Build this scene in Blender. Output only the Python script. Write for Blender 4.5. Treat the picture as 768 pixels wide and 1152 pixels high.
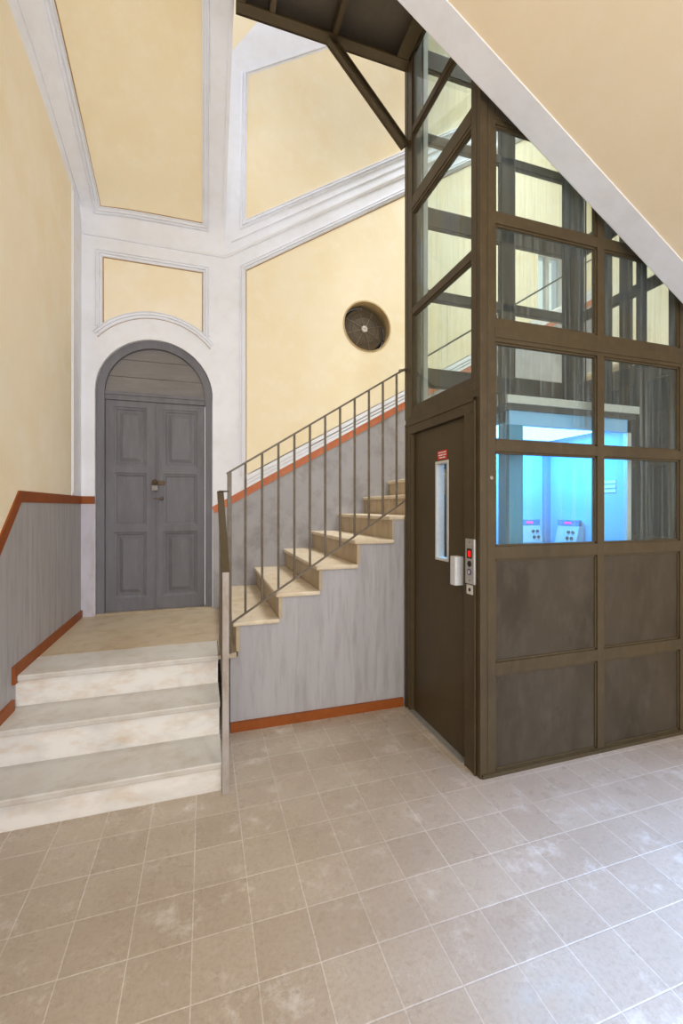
import bpy, bmesh, math, random
from mathutils import Vector, Matrix
from mathutils.geometry import tessellate_polygon
random.seed(7)
S = bpy.context.scene
COL = S.collection
for o in list(bpy.data.objects): bpy.data.objects.remove(o)
H = 1.5                      # eye height; all z below are measured from the eye, H is added when linking

# ------------------------------------------------------------------ camera, world, lights, exposure
cam = bpy.data.cameras.new('camera'); co = bpy.data.objects.new('camera', cam); COL.objects.link(co)
co.location = (0, 0, H); co.rotation_euler = (math.radians(90), 0, math.radians(-17.74))
cam.sensor_fit = 'VERTICAL'; cam.sensor_height = 36; cam.sensor_width = 24
cam.lens = 15.06; cam.shift_y = -5/1152; cam.clip_start = .02
S.camera = co
w = bpy.data.worlds.new('world'); S.world = w; w.use_nodes = True
wb = w.node_tree.nodes['Background']; wb.inputs[0].default_value = (1.0, .98, .98, 1); wb.inputs[1].default_value = 1.0
def area(name, loc, target, sx, sy, power, col):
    l = bpy.data.lights.new(name, 'AREA'); l.shape = 'RECTANGLE'; l.size = sx; l.size_y = sy; l.energy = power; l.color = col
    o = bpy.data.objects.new(name, l); COL.objects.link(o); o.location = loc
    o.rotation_euler = (Vector(target)-Vector(loc)).to_track_quat('-Z', 'Y').to_euler(); return o
area('entrance_daylight', (2.5, -1.0, 3.7), (2.05, .32, 0), .9, .9, 36, (.27, .50, 1.0)).data.spread = math.radians(46)
area('hall_fill', (-.2, -2.6, 2.3), (0, 4, 1.9), 3.0, 2.6, 100, (1.0, .97, .92))  # added front fill from behind the camera, no real source
area('stairwell_fill', (3.1, 3.3, 7.0), (2.9, 3.5, 0), 2.4, 1.6, 80, (.97, .99, 1.0)).data.spread = math.radians(70)  # added overhead fill that brightens the wall behind the lift
S.view_settings.view_transform = 'Standard'; S.view_settings.look = 'None'
S.view_settings.exposure = 0.58; S.view_settings.gamma = 1; S.view_settings.use_curve_mapping = False

# ------------------------------------------------------------------ materials
def lin(c):
    return tuple(((x/255)/12.92 if x/255 <= .04045 else ((x/255+.055)/1.055)**2.4) for x in c) + (1,)
def newmat(name):
    m = bpy.data.materials.new(name); m.use_nodes = True; nt = m.node_tree
    return m, nt, nt.nodes['Principled BSDF']
def N(nt, t, **k):
    n = nt.nodes.new(t)
    for a, v in k.items(): setattr(n, a, v)
    return n
def L(nt, a, b): nt.links.new(a, b)
def pos(nt, scale=(1, 1, 1), loc=(0, 0, 0)):
    g = N(nt, 'ShaderNodeNewGeometry'); mp = N(nt, 'ShaderNodeMapping')
    mp.inputs['Scale'].default_value = scale; mp.inputs['Location'].default_value = loc
    L(nt, g.outputs['Position'], mp.inputs[0]); return mp.outputs[0]
def noise(nt, vec, scale, detail=5, rough=.6):
    n = N(nt, 'ShaderNodeTexNoise'); n.inputs['Scale'].default_value = scale
    n.inputs['Detail'].default_value = detail; n.inputs['Roughness'].default_value = rough
    L(nt, vec, n.inputs['Vector']); return n.outputs['Fac']
def ramp(nt, fac, a, b):
    r = N(nt, 'ShaderNodeMapRange'); r.inputs[1].default_value = a; r.inputs[2].default_value = b
    L(nt, fac, r.inputs[0]); return r.outputs[0]
def mix(nt, fac, a, b):
    m = N(nt, 'ShaderNodeMix', data_type='RGBA')
    if isinstance(fac, float): m.inputs[0].default_value = fac
    else: L(nt, fac, m.inputs[0])
    for v, i in ((a, 6), (b, 7)):
        if isinstance(v, tuple): m.inputs[i].default_value = v
        else: L(nt, v, m.inputs[i])
    return m.outputs[2]
def mul(nt, a, k):
    m = N(nt, 'ShaderNodeMath', operation='MULTIPLY'); L(nt, a, m.inputs[0])
    if isinstance(k, float): m.inputs[1].default_value = k
    else: L(nt, k, m.inputs[1])
    return m.outputs[0]
def bump(nt, bs, h, strength, dist=.01):
    b = N(nt, 'ShaderNodeBump'); b.inputs['Strength'].default_value = strength; b.inputs['Distance'].default_value = dist
    L(nt, h, b.inputs['Height']); L(nt, b.outputs[0], bs.inputs['Normal'])
def stained(name, base, s1, s2, f1=1.2, f2=5., a1=.6, a2=.5, rough=.85, st=(1, 1, 1), spec=.3, bmp=.15, lo=.45, hi=.75, fine=40., metal=0.):
    m, nt, bs = newmat(name)
    v = pos(nt, st)
    c = mix(nt, mul(nt, ramp(nt, noise(nt, v, f1), lo, hi), a1), lin(base), lin(s1))
    c = mix(nt, mul(nt, ramp(nt, noise(nt, v, f2, 6, .65), lo+.03, hi), a2), c, lin(s2))
    L(nt, c, bs.inputs['Base Color']); bs.inputs['Roughness'].default_value = rough
    bs.inputs['Specular IOR Level'].default_value = spec; bs.inputs['Metallic'].default_value = metal
    bump(nt, bs, noise(nt, pos(nt), fine, 4), bmp, .004); return m
def plain(name, c, rough=.5, metal=0., emit=None, es=1.):
    m, nt, bs = newmat(name)
    v = noise(nt, pos(nt), 30.)
    cc = tuple(max(0, x*.88) for x in c)
    L(nt, mix(nt, v, lin(c), lin(cc)), bs.inputs['Base Color'])
    bs.inputs['Roughness'].default_value = rough; bs.inputs['Metallic'].default_value = metal
    if emit: bs.inputs['Emission Color'].default_value = lin(emit); bs.inputs['Emission Strength'].default_value = es
    return m
YELLOW = stained('yellow_plaster', (238, 225, 195), (233, 214, 172), (243, 234, 212), 1.6, 6., .8, .6)
CREAM = stained('cream_plaster', (242, 231, 208), (234, 216, 178), (246, 240, 226), 1.3, 4., .7, .6)
SOFFIT = stained('soffit_plaster', (236, 219, 190), (228, 207, 172), (240, 228, 206), .9, 7., .6, .4)
WHITE = stained('white_plaster', (232, 234, 242), (219, 219, 223), (205, 198, 190), 2., 9., .6, .22)
GREY = stained('grey_dado_paint', (164, 161, 163), (184, 181, 184), (126, 119, 115), 2., 5., .5, .55, .6, (5, 5, .5), .4)
LILAC = stained('lilac_grey_paint', (193, 190, 203), (215, 212, 220), (150, 138, 130), 3., 10., .6, .45, .7, (1, 1, .4), .4)
DIRTYWHITE = stained('dirty_white_plaster', (228, 224, 224), (205, 198, 196), (150, 128, 110), 3., 14., .6, .35)
ORANGE = stained('orange_brown_paint', (140, 72, 24), (112, 56, 22), (156, 94, 48), 4., 20., .6, .4, .5)
SALMON = stained('faded_orange_paint', (190, 112, 76), (168, 92, 58), (204, 150, 120), 5., 18., .6, .4, .6)
DOORP = stained('grey_door_paint', (112, 111, 118), (96, 94, 99), (134, 132, 134), 2.5, 9., .7, .4, .6, (2.5, 2.5, .5), .35)
MARBLE = stained('white_marble', (224, 221, 216), (190, 187, 182), (190, 150, 100), 4., 6., .8, .5, .35, (1, 1, 2.2), .5, .05)
TREAD = stained('worn_marble_tread', (201, 197, 191), (182, 174, 164), (158, 136, 110), 2.5, 9., .8, .4, .4, (1, 1, 1), .45, .06)
TREAD2 = stained('aged_marble_tread', (212, 198, 174), (188, 166, 132), (160, 128, 92), 3.5, 12., .8, .5, .4, (1, 1, 1), .45, .06)
RISER2 = stained('brown_marble_riser', (182, 164, 136), (156, 130, 96), (126, 98, 66), 4., 14., .8, .5, .45, (1, 1, .4), .4, .06)
LANDING = stained('landing_slab', (188, 172, 148), (166, 144, 114), (140, 114, 85), 2.5, 8., .8, .5, .45)
BROWN = stained('brown_metal_paint', (74, 62, 42), (58, 47, 31), (92, 78, 56), 2.5, 22., .7, .45, .45, (1, 1, .5), .28, .06)
BROWNDK = stained('brown_steel', (82, 69, 48), (66, 55, 38), (100, 87, 64), 2.5, 22., .7, .35, .5, (1, 1, 1), .3, .08)
PANEL = stained('dark_panel_metal', (66, 57, 44), (46, 37, 25), (82, 74, 62), 2.6, 9., .85, .6, .42, (1.4, 1.4, .7), .3, .06)
RAIL = stained('worn_rail_metal', (96, 84, 68), (74, 64, 51), (138, 130, 120), 4., 30., .7, .5, .45, (1, 1, .6), .5, .05)
RAILLT = stained('worn_silver_post_paint', (166, 158, 154), (132, 118, 98), (112, 86, 54), 3., 16., .7, .5, .45, (1, 1, .4), .5, .05)
DECK = stained('grey_deck_plate', (104, 96, 86), (86, 78, 68), (118, 110, 100), 2., 20., .7, .4, .6)
STEEL = plain('brushed_steel', (200, 198, 194), .35, .6)
SILVER = plain('silver_paint', (214, 216, 220), .4, .0)
OCHRE = plain('ochre_edge', (176, 138, 92), .9)
GREYW = stained('scuffed_grey_dado', (160, 158, 162), (178, 176, 180), (106, 99, 95), 3., 3.5, .5, .7, .6, (1, 1, .8), .4)
DARKPANEL = plain('dark_shaft_sheet', (30, 34, 42), .6)
BLACK = plain('black_plastic', (22, 20, 20), .4)
DARK = plain('dark_iron', (52, 47, 42), .5)
RIBM = plain('tarnished_wire', (140, 126, 102), .5)
RUST = plain('rusty_iron', (104, 84, 62), .6, .3)
RED = plain('red_sticker', (200, 34, 34), .5)
PWHITE = plain('white_print', (240, 236, 232), .6)
LED = plain('red_led', (255, 20, 20), .5, 0, (255, 16, 12), 1.6)
PINK = plain('pink_led', (255, 40, 200), .5, 0, (255, 30, 190), 1.2)
BLUEBTN = plain('blue_ring', (60, 58, 110), .4)
CAP = plain('grey_plastic_cap', (206, 198, 190), .5)
FRAMEW = plain('off_white_metal', (214, 210, 204), .45)
CARWALL = stained('blue_laminate', (132, 184, 224), (112, 170, 214), (150, 196, 230), 3., 12., .5, .3, .4)
CARTRIM = plain('pale_metal_trim', (206, 206, 200), .4, .2)
TEAL = plain('teal_lit_jamb', (58, 140, 176), .45)  # teal of the car light put into the jamb colour
LAMP = plain('car_lamp_diffuser', (240, 248, 255), .4, 0, (150, 214, 255), 3.)
CABLE = plain('cable_black', (40, 38, 36), .6)
def glassmat(name, tint, dirt, dirtcol):
    m = bpy.data.materials.new(name); m.use_nodes = True; nt = m.node_tree; nt.nodes.clear()
    out = N(nt, 'ShaderNodeOutputMaterial'); tr = N(nt, 'ShaderNodeBsdfTransparent'); tr.inputs[0].default_value = tint
    gl = N(nt, 'ShaderNodeBsdfGlossy'); gl.inputs['Roughness'].default_value = .02
    di = N(nt, 'ShaderNodeBsdfDiffuse'); di.inputs[0].default_value = dirtcol
    fr = N(nt, 'ShaderNodeFresnel'); ge = N(nt, 'ShaderNodeNewGeometry')
    io = N(nt, 'ShaderNodeMapRange'); io.inputs[3].default_value = 1.26; io.inputs[4].default_value = 1/1.26     # both faces of the thin pane reflect alike
    L(nt, ge.outputs['Backfacing'], io.inputs[0]); L(nt, io.outputs[0], fr.inputs[0])
    m1 = N(nt, 'ShaderNodeMixShader'); L(nt, fr.outputs[0], m1.inputs[0]); L(nt, tr.outputs[0], m1.inputs[1]); L(nt, gl.outputs[0], m1.inputs[2])
    streak = mul(nt, ramp(nt, noise(nt, pos(nt, (60, 60, 1.2)), 1.0, 5), .5, .85), dirt)
    hz = N(nt, 'ShaderNodeMath', operation='ADD'); hz.inputs[1].default_value = .028; L(nt, streak, hz.inputs[0])
    m2 = N(nt, 'ShaderNodeMixShader'); L(nt, hz.outputs[0], m2.inputs[0]); L(nt, m1.outputs[0], m2.inputs[1]); L(nt, di.outputs[0], m2.inputs[2])
    L(nt, m2.outputs[0], out.inputs[0]); return m
GLASS = glassmat('dusty_glass', (.90, .94, .93, 1), .16, (.62, .70, .72, 1))
CARGLASS = glassmat('car_glass', (.88, .95, .98, 1), .06, (.6, .7, .75, 1))
def floor_mat():
    m, nt, bs = newmat('ceramic_floor_tiles')
    b = N(nt, 'ShaderNodeTexBrick'); b.offset = 0; b.squash = 1
    L(nt, pos(nt, (1, 1, 1), (.04+.2033*40, -1.366+.2037*40, 0)), b.inputs['Vector'])
    b.inputs['Scale'].default_value = 1; b.inputs['Brick Width'].default_value = .2033; b.inputs['Row Height'].default_value = .2037
    b.inputs['Mortar Size'].default_value = .0028; b.inputs['Mortar Smooth'].default_value = .4; b.inputs['Bias'].default_value = 0
    b.inputs['Color1'].default_value = lin((182, 168, 152)); b.inputs['Color2'].default_value = lin((174, 159, 143))
    b.inputs['Mortar'].default_value = lin((206, 196, 184))
    v = pos(nt)
    c = mix(nt, mul(nt, ramp(nt, noise(nt, v, 2.2), .42, .75), .45), b.outputs['Color'], lin((154, 136, 118)))
    c = mix(nt, mul(nt, ramp(nt, noise(nt, v, 60., 6, .75), .46, .72), .45), c, lin((140, 120, 100)))
    c = mix(nt, mul(nt, ramp(nt, noise(nt, pos(nt, (1, 1, 1), (7, 3, 0)), 5., 8, .75), .55, .70), .65), c, lin((218, 212, 205)))
    L(nt, c, bs.inputs['Base Color'])
    L(nt, ramp(nt, noise(nt, v, 8.), .0, 1.6), bs.inputs['Roughness']); bs.inputs['Specular IOR Level'].default_value = .4
    inv = N(nt, 'ShaderNodeMath', operation='SUBTRACT'); inv.inputs[0].default_value = 1; L(nt, b.outputs['Fac'], inv.inputs[1])
    bump(nt, bs, inv.outputs[0], .5, .003); return m
FLOOR = floor_mat()

# ------------------------------------------------------------------ mesh helpers (coordinates: eye at origin)
def box(bm, x0, x1, y0, y1, z0, z1):
    vs = [bm.verts.new(p) for p in ((x0,y0,z0),(x1,y0,z0),(x1,y1,z0),(x0,y1,z0),(x0,y0,z1),(x1,y0,z1),(x1,y1,z1),(x0,y1,z1))]
    for f in ((0,3,2,1),(4,5,6,7),(0,1,5,4),(1,2,6,5),(2,3,7,6),(3,0,4,7)): bm.faces.new([vs[i] for i in f])
    return bm
def bar(bm, a, b, wd, ht, up=(0, 0, 1)):
    a = Vector(a); b = Vector(b); t = (b-a).normalized(); u = Vector(up)
    s = t.cross(u).normalized(); n = s.cross(t).normalized()
    vs = []
    for p in (a, b):
        for i, j in ((-1,-1),(1,-1),(1,1),(-1,1)): vs.append(bm.verts.new(p+s*(i*wd/2)+n*(j*ht/2)))
    for f in ((0,1,2,3),(7,6,5,4),(0,4,5,1),(1,5,6,2),(2,6,7,3),(3,7,4,0)): bm.faces.new([vs[i] for i in f])
    return bm
def rod(bm, a, b, r, seg=12):
    a = Vector(a); b = Vector(b); t = (b-a).normalized()
    x = t.orthogonal().normalized(); y = t.cross(x)
    rings = [[bm.verts.new(p+r*(math.cos(2*math.pi*i/seg)*x+math.sin(2*math.pi*i/seg)*y)) for i in range(seg)] for p in (a, b)]
    for i in range(seg): bm.faces.new((rings[0][i], rings[0][(i+1)%seg], rings[1][(i+1)%seg], rings[1][i]))
    bm.faces.new(rings[0][::-1]); bm.faces.new(rings[1]); return bm
def lathe(bm, origin, axis, prof, seg=40):
    """prof: list of (radius, height along axis)"""
    o = Vector(origin); t = Vector(axis).normalized(); x = t.orthogonal().normalized(); y = t.cross(x)
    rings = []
    for r, h in prof:
        if r < 1e-6: rings.append([bm.verts.new(o+t*h)])
        else: rings.append([bm.verts.new(o+t*h+r*(math.cos(2*math.pi*i/seg)*x+math.sin(2*math.pi*i/seg)*y)) for i in range(seg)])
    for A, B in zip(rings, rings[1:]):
        for i in range(seg):
            j = (i+1) % seg
            if len(A) == 1 and len(B) == 1: continue
            if len(A) == 1: bm.faces.new((A[0], B[j], B[i]))
            elif len(B) == 1: bm.faces.new((A[i], A[j], B[0]))
            else: bm.faces.new((A[i], A[j], B[j], B[i]))
    return bm
def prism(bm, outer, holes, to3, d0, d1):
    """2D polygon with holes extruded from depth d0 to d1; to3(p, d) gives the 3D point"""
    loops = [outer]+list(holes)
    tris = tessellate_polygon([[Vector((p[0], p[1], 0)) for p in lp] for lp in loops])
    flat = [p for lp in loops for p in lp]
    A = [bm.verts.new(to3(p, d0)) for p in flat]; B = [bm.verts.new(to3(p, d1)) for p in flat]
    for t in tris:
        try: bm.faces.new([A[i] for i in t]); bm.faces.new([B[i] for i in reversed(t)])
        except ValueError: pass
    k = 0
    for lp in loops:
        n = len(lp)
        for i in range(n): bm.faces.new((A[k+i], A[k+(i+1)%n], B[k+(i+1)%n], B[k+i]))
        k += n
    bmesh.ops.recalc_face_normals(bm, faces=bm.faces[:]); return bm
def XZ(p, d): return Vector((p[0], d, p[1]))      # polygon in X,Z; depth = Y
def YZ(p, d): return Vector((d, p[0], p[1]))      # polygon in Y,Z; depth = X
def sweep(bm, path, normals, prof, closed=False):
    """strip of profile (across, out) along path"""
    n = len(path); P = [Vector(p) for p in path]
    rings = []
    for i in range(n):
        nn = Vector(normals[i] if isinstance(normals, list) else normals).normalized()
        a = P[i]-P[i-1] if (closed or i > 0) else P[1]-P[0]
        b = P[(i+1) % n]-P[i] if (closed or i < n-1) else P[-1]-P[-2]
        a.normalize(); b.normalize()
        sa = nn.cross(a).normalized(); sb = nn.cross(b).normalized(); s = (sa+sb)
        s.normalize(); k = 1/max(.3, s.dot(sa))
        rings.append([bm.verts.new(P[i]+s*(x*k)+nn*y) for x, y in prof])
    m = len(prof); R = range(n if closed else n-1)
    for i in R:
        A = rings[i]; B = rings[(i+1) % n]
        for j in range(m): bm.faces.new((A[j], A[(j+1)%m], B[(j+1)%m], B[j]))
    if not closed: bm.faces.new(rings[0]); bm.faces.new(rings[-1][::-1])
    bmesh.ops.recalc_face_normals(bm, faces=bm.faces[:]); return bm
BM = bmesh.new
def wloc(p):
    v = Vector((0, 0, 0))
    while p is not None: v += p.location; p = p.parent
    return v
def obj(name, bm, mat, parent=None, label=None, smooth=False, bevel=0, base=None):
    me = bpy.data.meshes.new(name)
    bmesh.ops.recalc_face_normals(bm, faces=bm.faces[:])
    o = bpy.data.objects.new(name, me); COL.objects.link(o)
    if parent is None:
        xs = [v.co for v in bm.verts]
        c = Vector(((min(v.x for v in xs)+max(v.x for v in xs))/2, (min(v.y for v in xs)+max(v.y for v in xs))/2, min(v.z for v in xs)+H)) if base is None else Vector(base)
        o.location = c
    else: o.parent = parent
    off = wloc(o)
    for v in bm.verts: v.co = v.co+Vector((0, 0, H))-off
    bm.to_mesh(me); bm.free()
    for mm in (mat if isinstance(mat, list) else [mat]): me.materials.append(mm)
    if smooth:
        for p in me.polygons: p.use_smooth = True
        try: me.set_sharp_from_angle(angle=math.radians(40))
        except Exception: pass
    if bevel:
        b = o.modifiers.new('bevel', 'BEVEL'); b.width = bevel; b.segments = 2; b.limit_method = 'ANGLE'
    if label: o['label'] = label
    return o
def thing(name, label, cat, loc, group=None):
    o = bpy.data.objects.new(name, None); COL.objects.link(o); o.location = (loc[0], loc[1], loc[2]+H)
    o.empty_display_size = .1; o['label'] = label; o['category'] = cat
    if group: o['group'] = group
    return o
def struct(name, bm, mat, label=None, **k):
    o = obj(name, bm, mat, None, label, **k); o['kind'] = 'structure'; return o
def interp(x, xs, ys):          # smooth monotone cubic through points
    n = len(xs)
    if x <= xs[0]: return ys[0]
    if x >= xs[-1]: return ys[-1]
    d = [(ys[i+1]-ys[i])/(xs[i+1]-xs[i]) for i in range(n-1)]
    m = [d[0]]+[0 if d[i-1]*d[i] <= 0 else 2*d[i-1]*d[i]/(d[i-1]+d[i]) for i in range(1, n-1)]+[d[-1]]
    i = max(j for j in range(n-1) if xs[j] <= x); h = xs[i+1]-xs[i]; t = (x-xs[i])/h
    return (2*t**3-3*t*t+1)*ys[i]+(t**3-2*t*t+t)*h*m[i]+(-2*t**3+3*t*t)*ys[i+1]+(t**3-t*t)*h*m[i+1]

# ------------------------------------------------------------------ key dimensions (metres, from the eye)
FZ = -1.5; XL = -1.04; YD = 4.3; XR = 4.85; LZ = -.965           # floor, left wall, back wall, right wall, landing level
T = .65; X0 = .19; CZ = 2.45                                       # cornice: level to X0, then rising with the stairs
YB = -3.0
DX, DR, DSP = -.4265, .4985, 1.05                                  # arched door centre, radius, spring line
NX, NZ, NR = 1.666, 1.947, .272                                    # round niche

# ------------------------------------------------------------------ floor and walls
struct('floor', box(BM(), XL-.3, XR+.3, YB, YD+.3, FZ-.15, FZ), FLOOR)
def circ(cx, cz, r, n=56): return [(cx+r*math.cos(2*math.pi*i/n), cz+r*math.sin(2*math.pi*i/n)) for i in range(n)]
def door_outline(r, zb, n=32):
    return [(DX-r, zb)]+[(DX-r*math.cos(math.pi*i/n), DSP+r*math.sin(math.pi*i/n)) for i in range(n+1)]+[(DX+r, zb)]
WIN = (3.92, 4.40, 2.0, 3.25)
winhole = [(WIN[0], WIN[2]), (WIN[1], WIN[2]), (WIN[1], WIN[3]), (WIN[0], WIN[3])]
bm = prism(BM(), [(XL-.3, FZ), (XR+.3, FZ), (XR+.3, CZ+T*(XR+.3-X0)), (X0, CZ), (XL-.3, CZ)],
           [door_outline(DR+.004, LZ-.02), circ(NX, NZ, NR), winhole], XZ, YD, YD+.28)
struct('wall_back', bm, WHITE)
# upper stairwell wall, leaning slightly into a vault: grid in X and height above the sloping cornice
xs = [X0, .23, .32, .388]+[.388+.1*i for i in range(1, 46)]
hs = [0, .08, .16, .24]+[.24+.09*i for i in range(1, 14)]+[1.49, 1.58, 1.66, 1.8, 2.0, 2.3, 2.7, 3.2]
def upper(x, h): return Vector((x, YD-.085*h*h if h < 2 else YD-.34-.34*(h-2), CZ+T*(x-X0)+h))
def hw(x, h): return h if h < 1.5 else h+min(1, (h-1.49)/.17)*(.04+.67*(max(.23, min(x, .95))-.23))
bm = BM(); g = [[bm.verts.new(upper(x, hw(x, h))) for h in hs] for x in xs]
hb = hs.index(1.66); ht = hs.index(1.49)
for i in range(len(xs)-1):
    for j in range(len(hs)-1):
        f = bm.faces.new((g[i][j], g[i+1][j], g[i+1][j+1], g[i][j+1]))
        band = hs[j] < .239 or xs[i] < .387
        f.material_index = 1 if ((not band and hs[j] < hs[ht]-.001) or hs[j] >= hs[hb]-.001) else 0
o = struct('wall_stairwell', bm, [WHITE, YELLOW], smooth=True)
struct('wall_above_vault', box(BM(), XL-.3, X0+.03, YD+.02, YD+.28, CZ+.002, 7.0), YELLOW)
bm = prism(BM(), [(YB, FZ), (YD, FZ), (YD, 3.2), (YB, 3.2)], [], YZ, XL-.3, XL)
struct('wall_left', bm, CREAM)
# right wall of the hall with the street entrance
bm = prism(BM(), [(YB, FZ), (YD, FZ), (YD, 6), (YB, 6)], [[(-2.3, FZ+.02), (-.3, FZ+.02), (-.3, 1.4), (-2.3, 1.4)]], YZ, XR, XR+.3)
struct('wall_right', bm, CREAM)

# landing window on the back wall
bm = BM()
for a in ((WIN[0], WIN[0]+.05, WIN[2], WIN[3]), (WIN[1]-.05, WIN[1], WIN[2], WIN[3]), (WIN[0], WIN[1], WIN[2], WIN[2]+.05), (WIN[0], WIN[1], WIN[3]-.05, WIN[3]), ((WIN[0]+WIN[1])/2-.025, (WIN[0]+WIN[1])/2+.025, WIN[2], WIN[3])):
    box(bm, a[0], a[1], YD+.1, YD+.15, a[2], a[3])
wf = struct('window_1', bm, FRAMEW)
obj('window_pane', box(BM(), WIN[0]+.04, WIN[1]-.04, YD+.12, YD+.124, WIN[2]+.04, WIN[3]-.04), GLASS, wf)

# ------------------------------------------------------------------ vault over the landing
dl = [0, .02, .06, .36, .67, 1.05, 1.3, 1.8, 2.3, 8]
ZL_ = [2.45, 2.56, 2.625, 2.66, 2.715, 2.775, 2.80, 2.82, 2.83, 2.84]
ZC_ = [2.45, 2.60, 2.68, 2.88, 3.06, 3.26, 3.38, 3.55, 3.63, 3.7]
def vz(x, d):
    e = max(0, min(1, (x-XL)/(X0-XL))); gg = 1-(1-e)**5.2
    a = interp(d, dl, ZL_); b = interp(d, dl, ZC_); return a+(b-a)*gg
def vp(x, d): return Vector((x, YD-d, vz(x, d)))
def vn(x, d):
    e = 1e-3; a = vp(x+e, d)-vp(x-e, d); b = vp(x, d+e)-vp(x, max(0, d-e)); n = a.cross(b).normalized()
    return n if n.z < 0 else -n
PX0, PX1, PD = -.872, -.017, .06
ex = [XL+(PX0-XL)*i/14 for i in range(14)]+[PX0+(PX1-PX0)*i/26 for i in range(26)]+[PX1+(X0-PX1)*i/6 for i in range(7)]
ds = [0, .005, .01, .02, .03, .045, .06]+[.06+.05*i for i in range(1, 50)]+[3, 4, 5.5, 7.3]
bm = BM(); g = [[bm.verts.new(vp(x, d)) for d in ds] for x in ex]
for i in range(len(ex)-1):
    for j in range(len(ds)-1):
        f = bm.faces.new((g[i][j], g[i][j+1], g[i+1][j+1], g[i+1][j]))
        f.material_index = 1 if (PX0-.001 <= ex[i] < PX1-.001 and ds[j] > PD-.001) else 0
# outer edge of the vault, rising away above the free arch edge
top = [bm.verts.new(vp(X0, d)+Vector((.0, 0, .35))) for d in ds]
for j in range(len(ds)-1): bm.faces.new((g[-1][j], g[-1][j+1], top[j+1], top[j]))
top2 = [bm.verts.new(vp(XL, d)+Vector((0, 0, 1.2))) for d in ds]
for j in range(len(ds)-1): bm.faces.new((top[j], top[j+1], top2[j+1], top2[j]))
struct('ceiling', bm, [WHITE, YELLOW], smooth=True)

# ------------------------------------------------------------------ plaster panels and mouldings
MOULD = [(-.030, -.004), (-.030, .010), (-.022, .018), (-.017, .005), (-.006, .005), (-.002, .022), (.009, .020), (.014, .006), (.021, .006), (.024, .016), (.030, .013), (.030, -.004)]
FILLET = [(-.010, -.004), (-.008, .012), (.008, .012), (.010, -.004)]
LINE = [(-.0035, -.002), (-.0035, .0035), (.0035, .0035), (.0035, -.002)]
NY = (0, -1, 0)
# small panel above the door with a curved lower edge
AC, AR = 1.12, .690
arc = [(DX+AR*math.sin(a), AC+AR*math.cos(a)) for a in [math.radians(-38.3+76.6*i/28) for i in range(29)]]
px0, px1, pz1 = -.86, -.018, 2.237
yl0 = .392
arc_ = [(x_, YD-.002, AC+math.sqrt(AR**2-(x_-DX)**2)) for x_ in (px0, px1)]
poly = [(px0, pz1)]+[p for p in arc if px0 < p[0] < px1]+[(px1, pz1)]
struct('trim_1', prism(BM(), poly, [], XZ, YD-.003, YD+.01), CREAM, 'small cream plaster panel above the arched door')
bm = BM()
apath = [(DX+(AR-.035)*math.sin(a), YD, AC+(AR-.035)*math.cos(a)) for a in [math.radians(-49+98*i/36) for i in range(37)]]
sweep(bm, apath, NY, MOULD)
i0 = (px0-.035, YD, AC+math.sqrt(AR**2-(px0-.035-DX)**2)-.01); i1 = (px1+.035, YD, AC+math.sqrt(AR**2-(px1+.035-DX)**2)-.01)
sweep(bm, [i0, (px0-.035, YD, pz1+.035), (px1+.035, YD, pz1+.035), i1], NY, MOULD)
struct('trim_2', bm, WHITE)
bm = BM(); sweep(bm, [arc_[0], (px0, YD-.002, pz1), (px1, YD-.002, pz1), arc_[1]], NY, LINE)
sweep(bm, [(DX+(AR-.064)*math.sin(a), YD-.001, AC+(AR-.064)*math.cos(a)) for a in [math.radians(-50+100*i/36) for i in range(37)]], NY, LINE)
sweep(bm, [(yl0, YD-.002, -.03+.572*(yl0-.066)+.165), (yl0, YD-.002, 2.327), (4.8, YD-.002, 2.327+T*(4.8-yl0))], NY, LINE)
pl_ = [vp(PX0, 2.4-.05*i) for i in range(47)]+[vp(PX0+(PX1-PX0)*i/24, PD) for i in range(25)]
sweep(bm, pl_, [vn(PX0, 2.4-.05*i) for i in range(47)]+[vn(PX0+(PX1-PX0)*i/24, PD+.002) for i in range(25)], LINE)
struct('trim_18', bm, OCHRE, 'thin ochre lines edging the plaster panels')
# cornice lines: level over the door, rising beside the stairs
bm = BM(); sweep(bm, [(XL+.02, YD, CZ-.012), (X0, YD, CZ-.012), (4.8, YD, CZ-.012+T*(4.8-X0))], NY, [(-.022, -.004), (-.022, .012), (-.004, .024), (.016, .024), (.022, .012), (.022, -.004)])
struct('trim_3', bm, WHITE)
# large yellow panel beside the stairs, with a hole at the niche
BZ = lambda x: -.03+.572*(x-.066)          # centre of the painted band
yl = .392
poly = [(yl, BZ(yl)+.165), (4.8, BZ(4.8)+.165), (4.8, 2.327+T*(4.8-yl)), (yl, 2.327)]
struct('trim_4', prism(BM(), poly, [circ(NX, NZ, NR), winhole], XZ, YD-.003, YD+.01), YELLOW, 'large yellow plaster panel above the stairs')
bm = BM(); sweep(bm, [(yl-.035, YD, BZ(yl)+.15), (yl-.035, YD, 2.327+.02), (4.8, YD, 2.327+.045+T*(4.8-yl+.03))], NY, MOULD)
struct('trim_5', bm, WHITE)
bm = BM()
for k, (o_, w_) in enumerate(((.050, .016), (.088, .013), (.132, .022))):
    sweep(bm, [(.36, YD, BZ(.36)+o_), (4.8, YD, BZ(4.8)+o_)], NY, [(-w_, -.004), (-w_*.8, .012), (w_*.8, .012), (w_, -.004)])
struct('trim_6', bm, WHITE)
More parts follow.
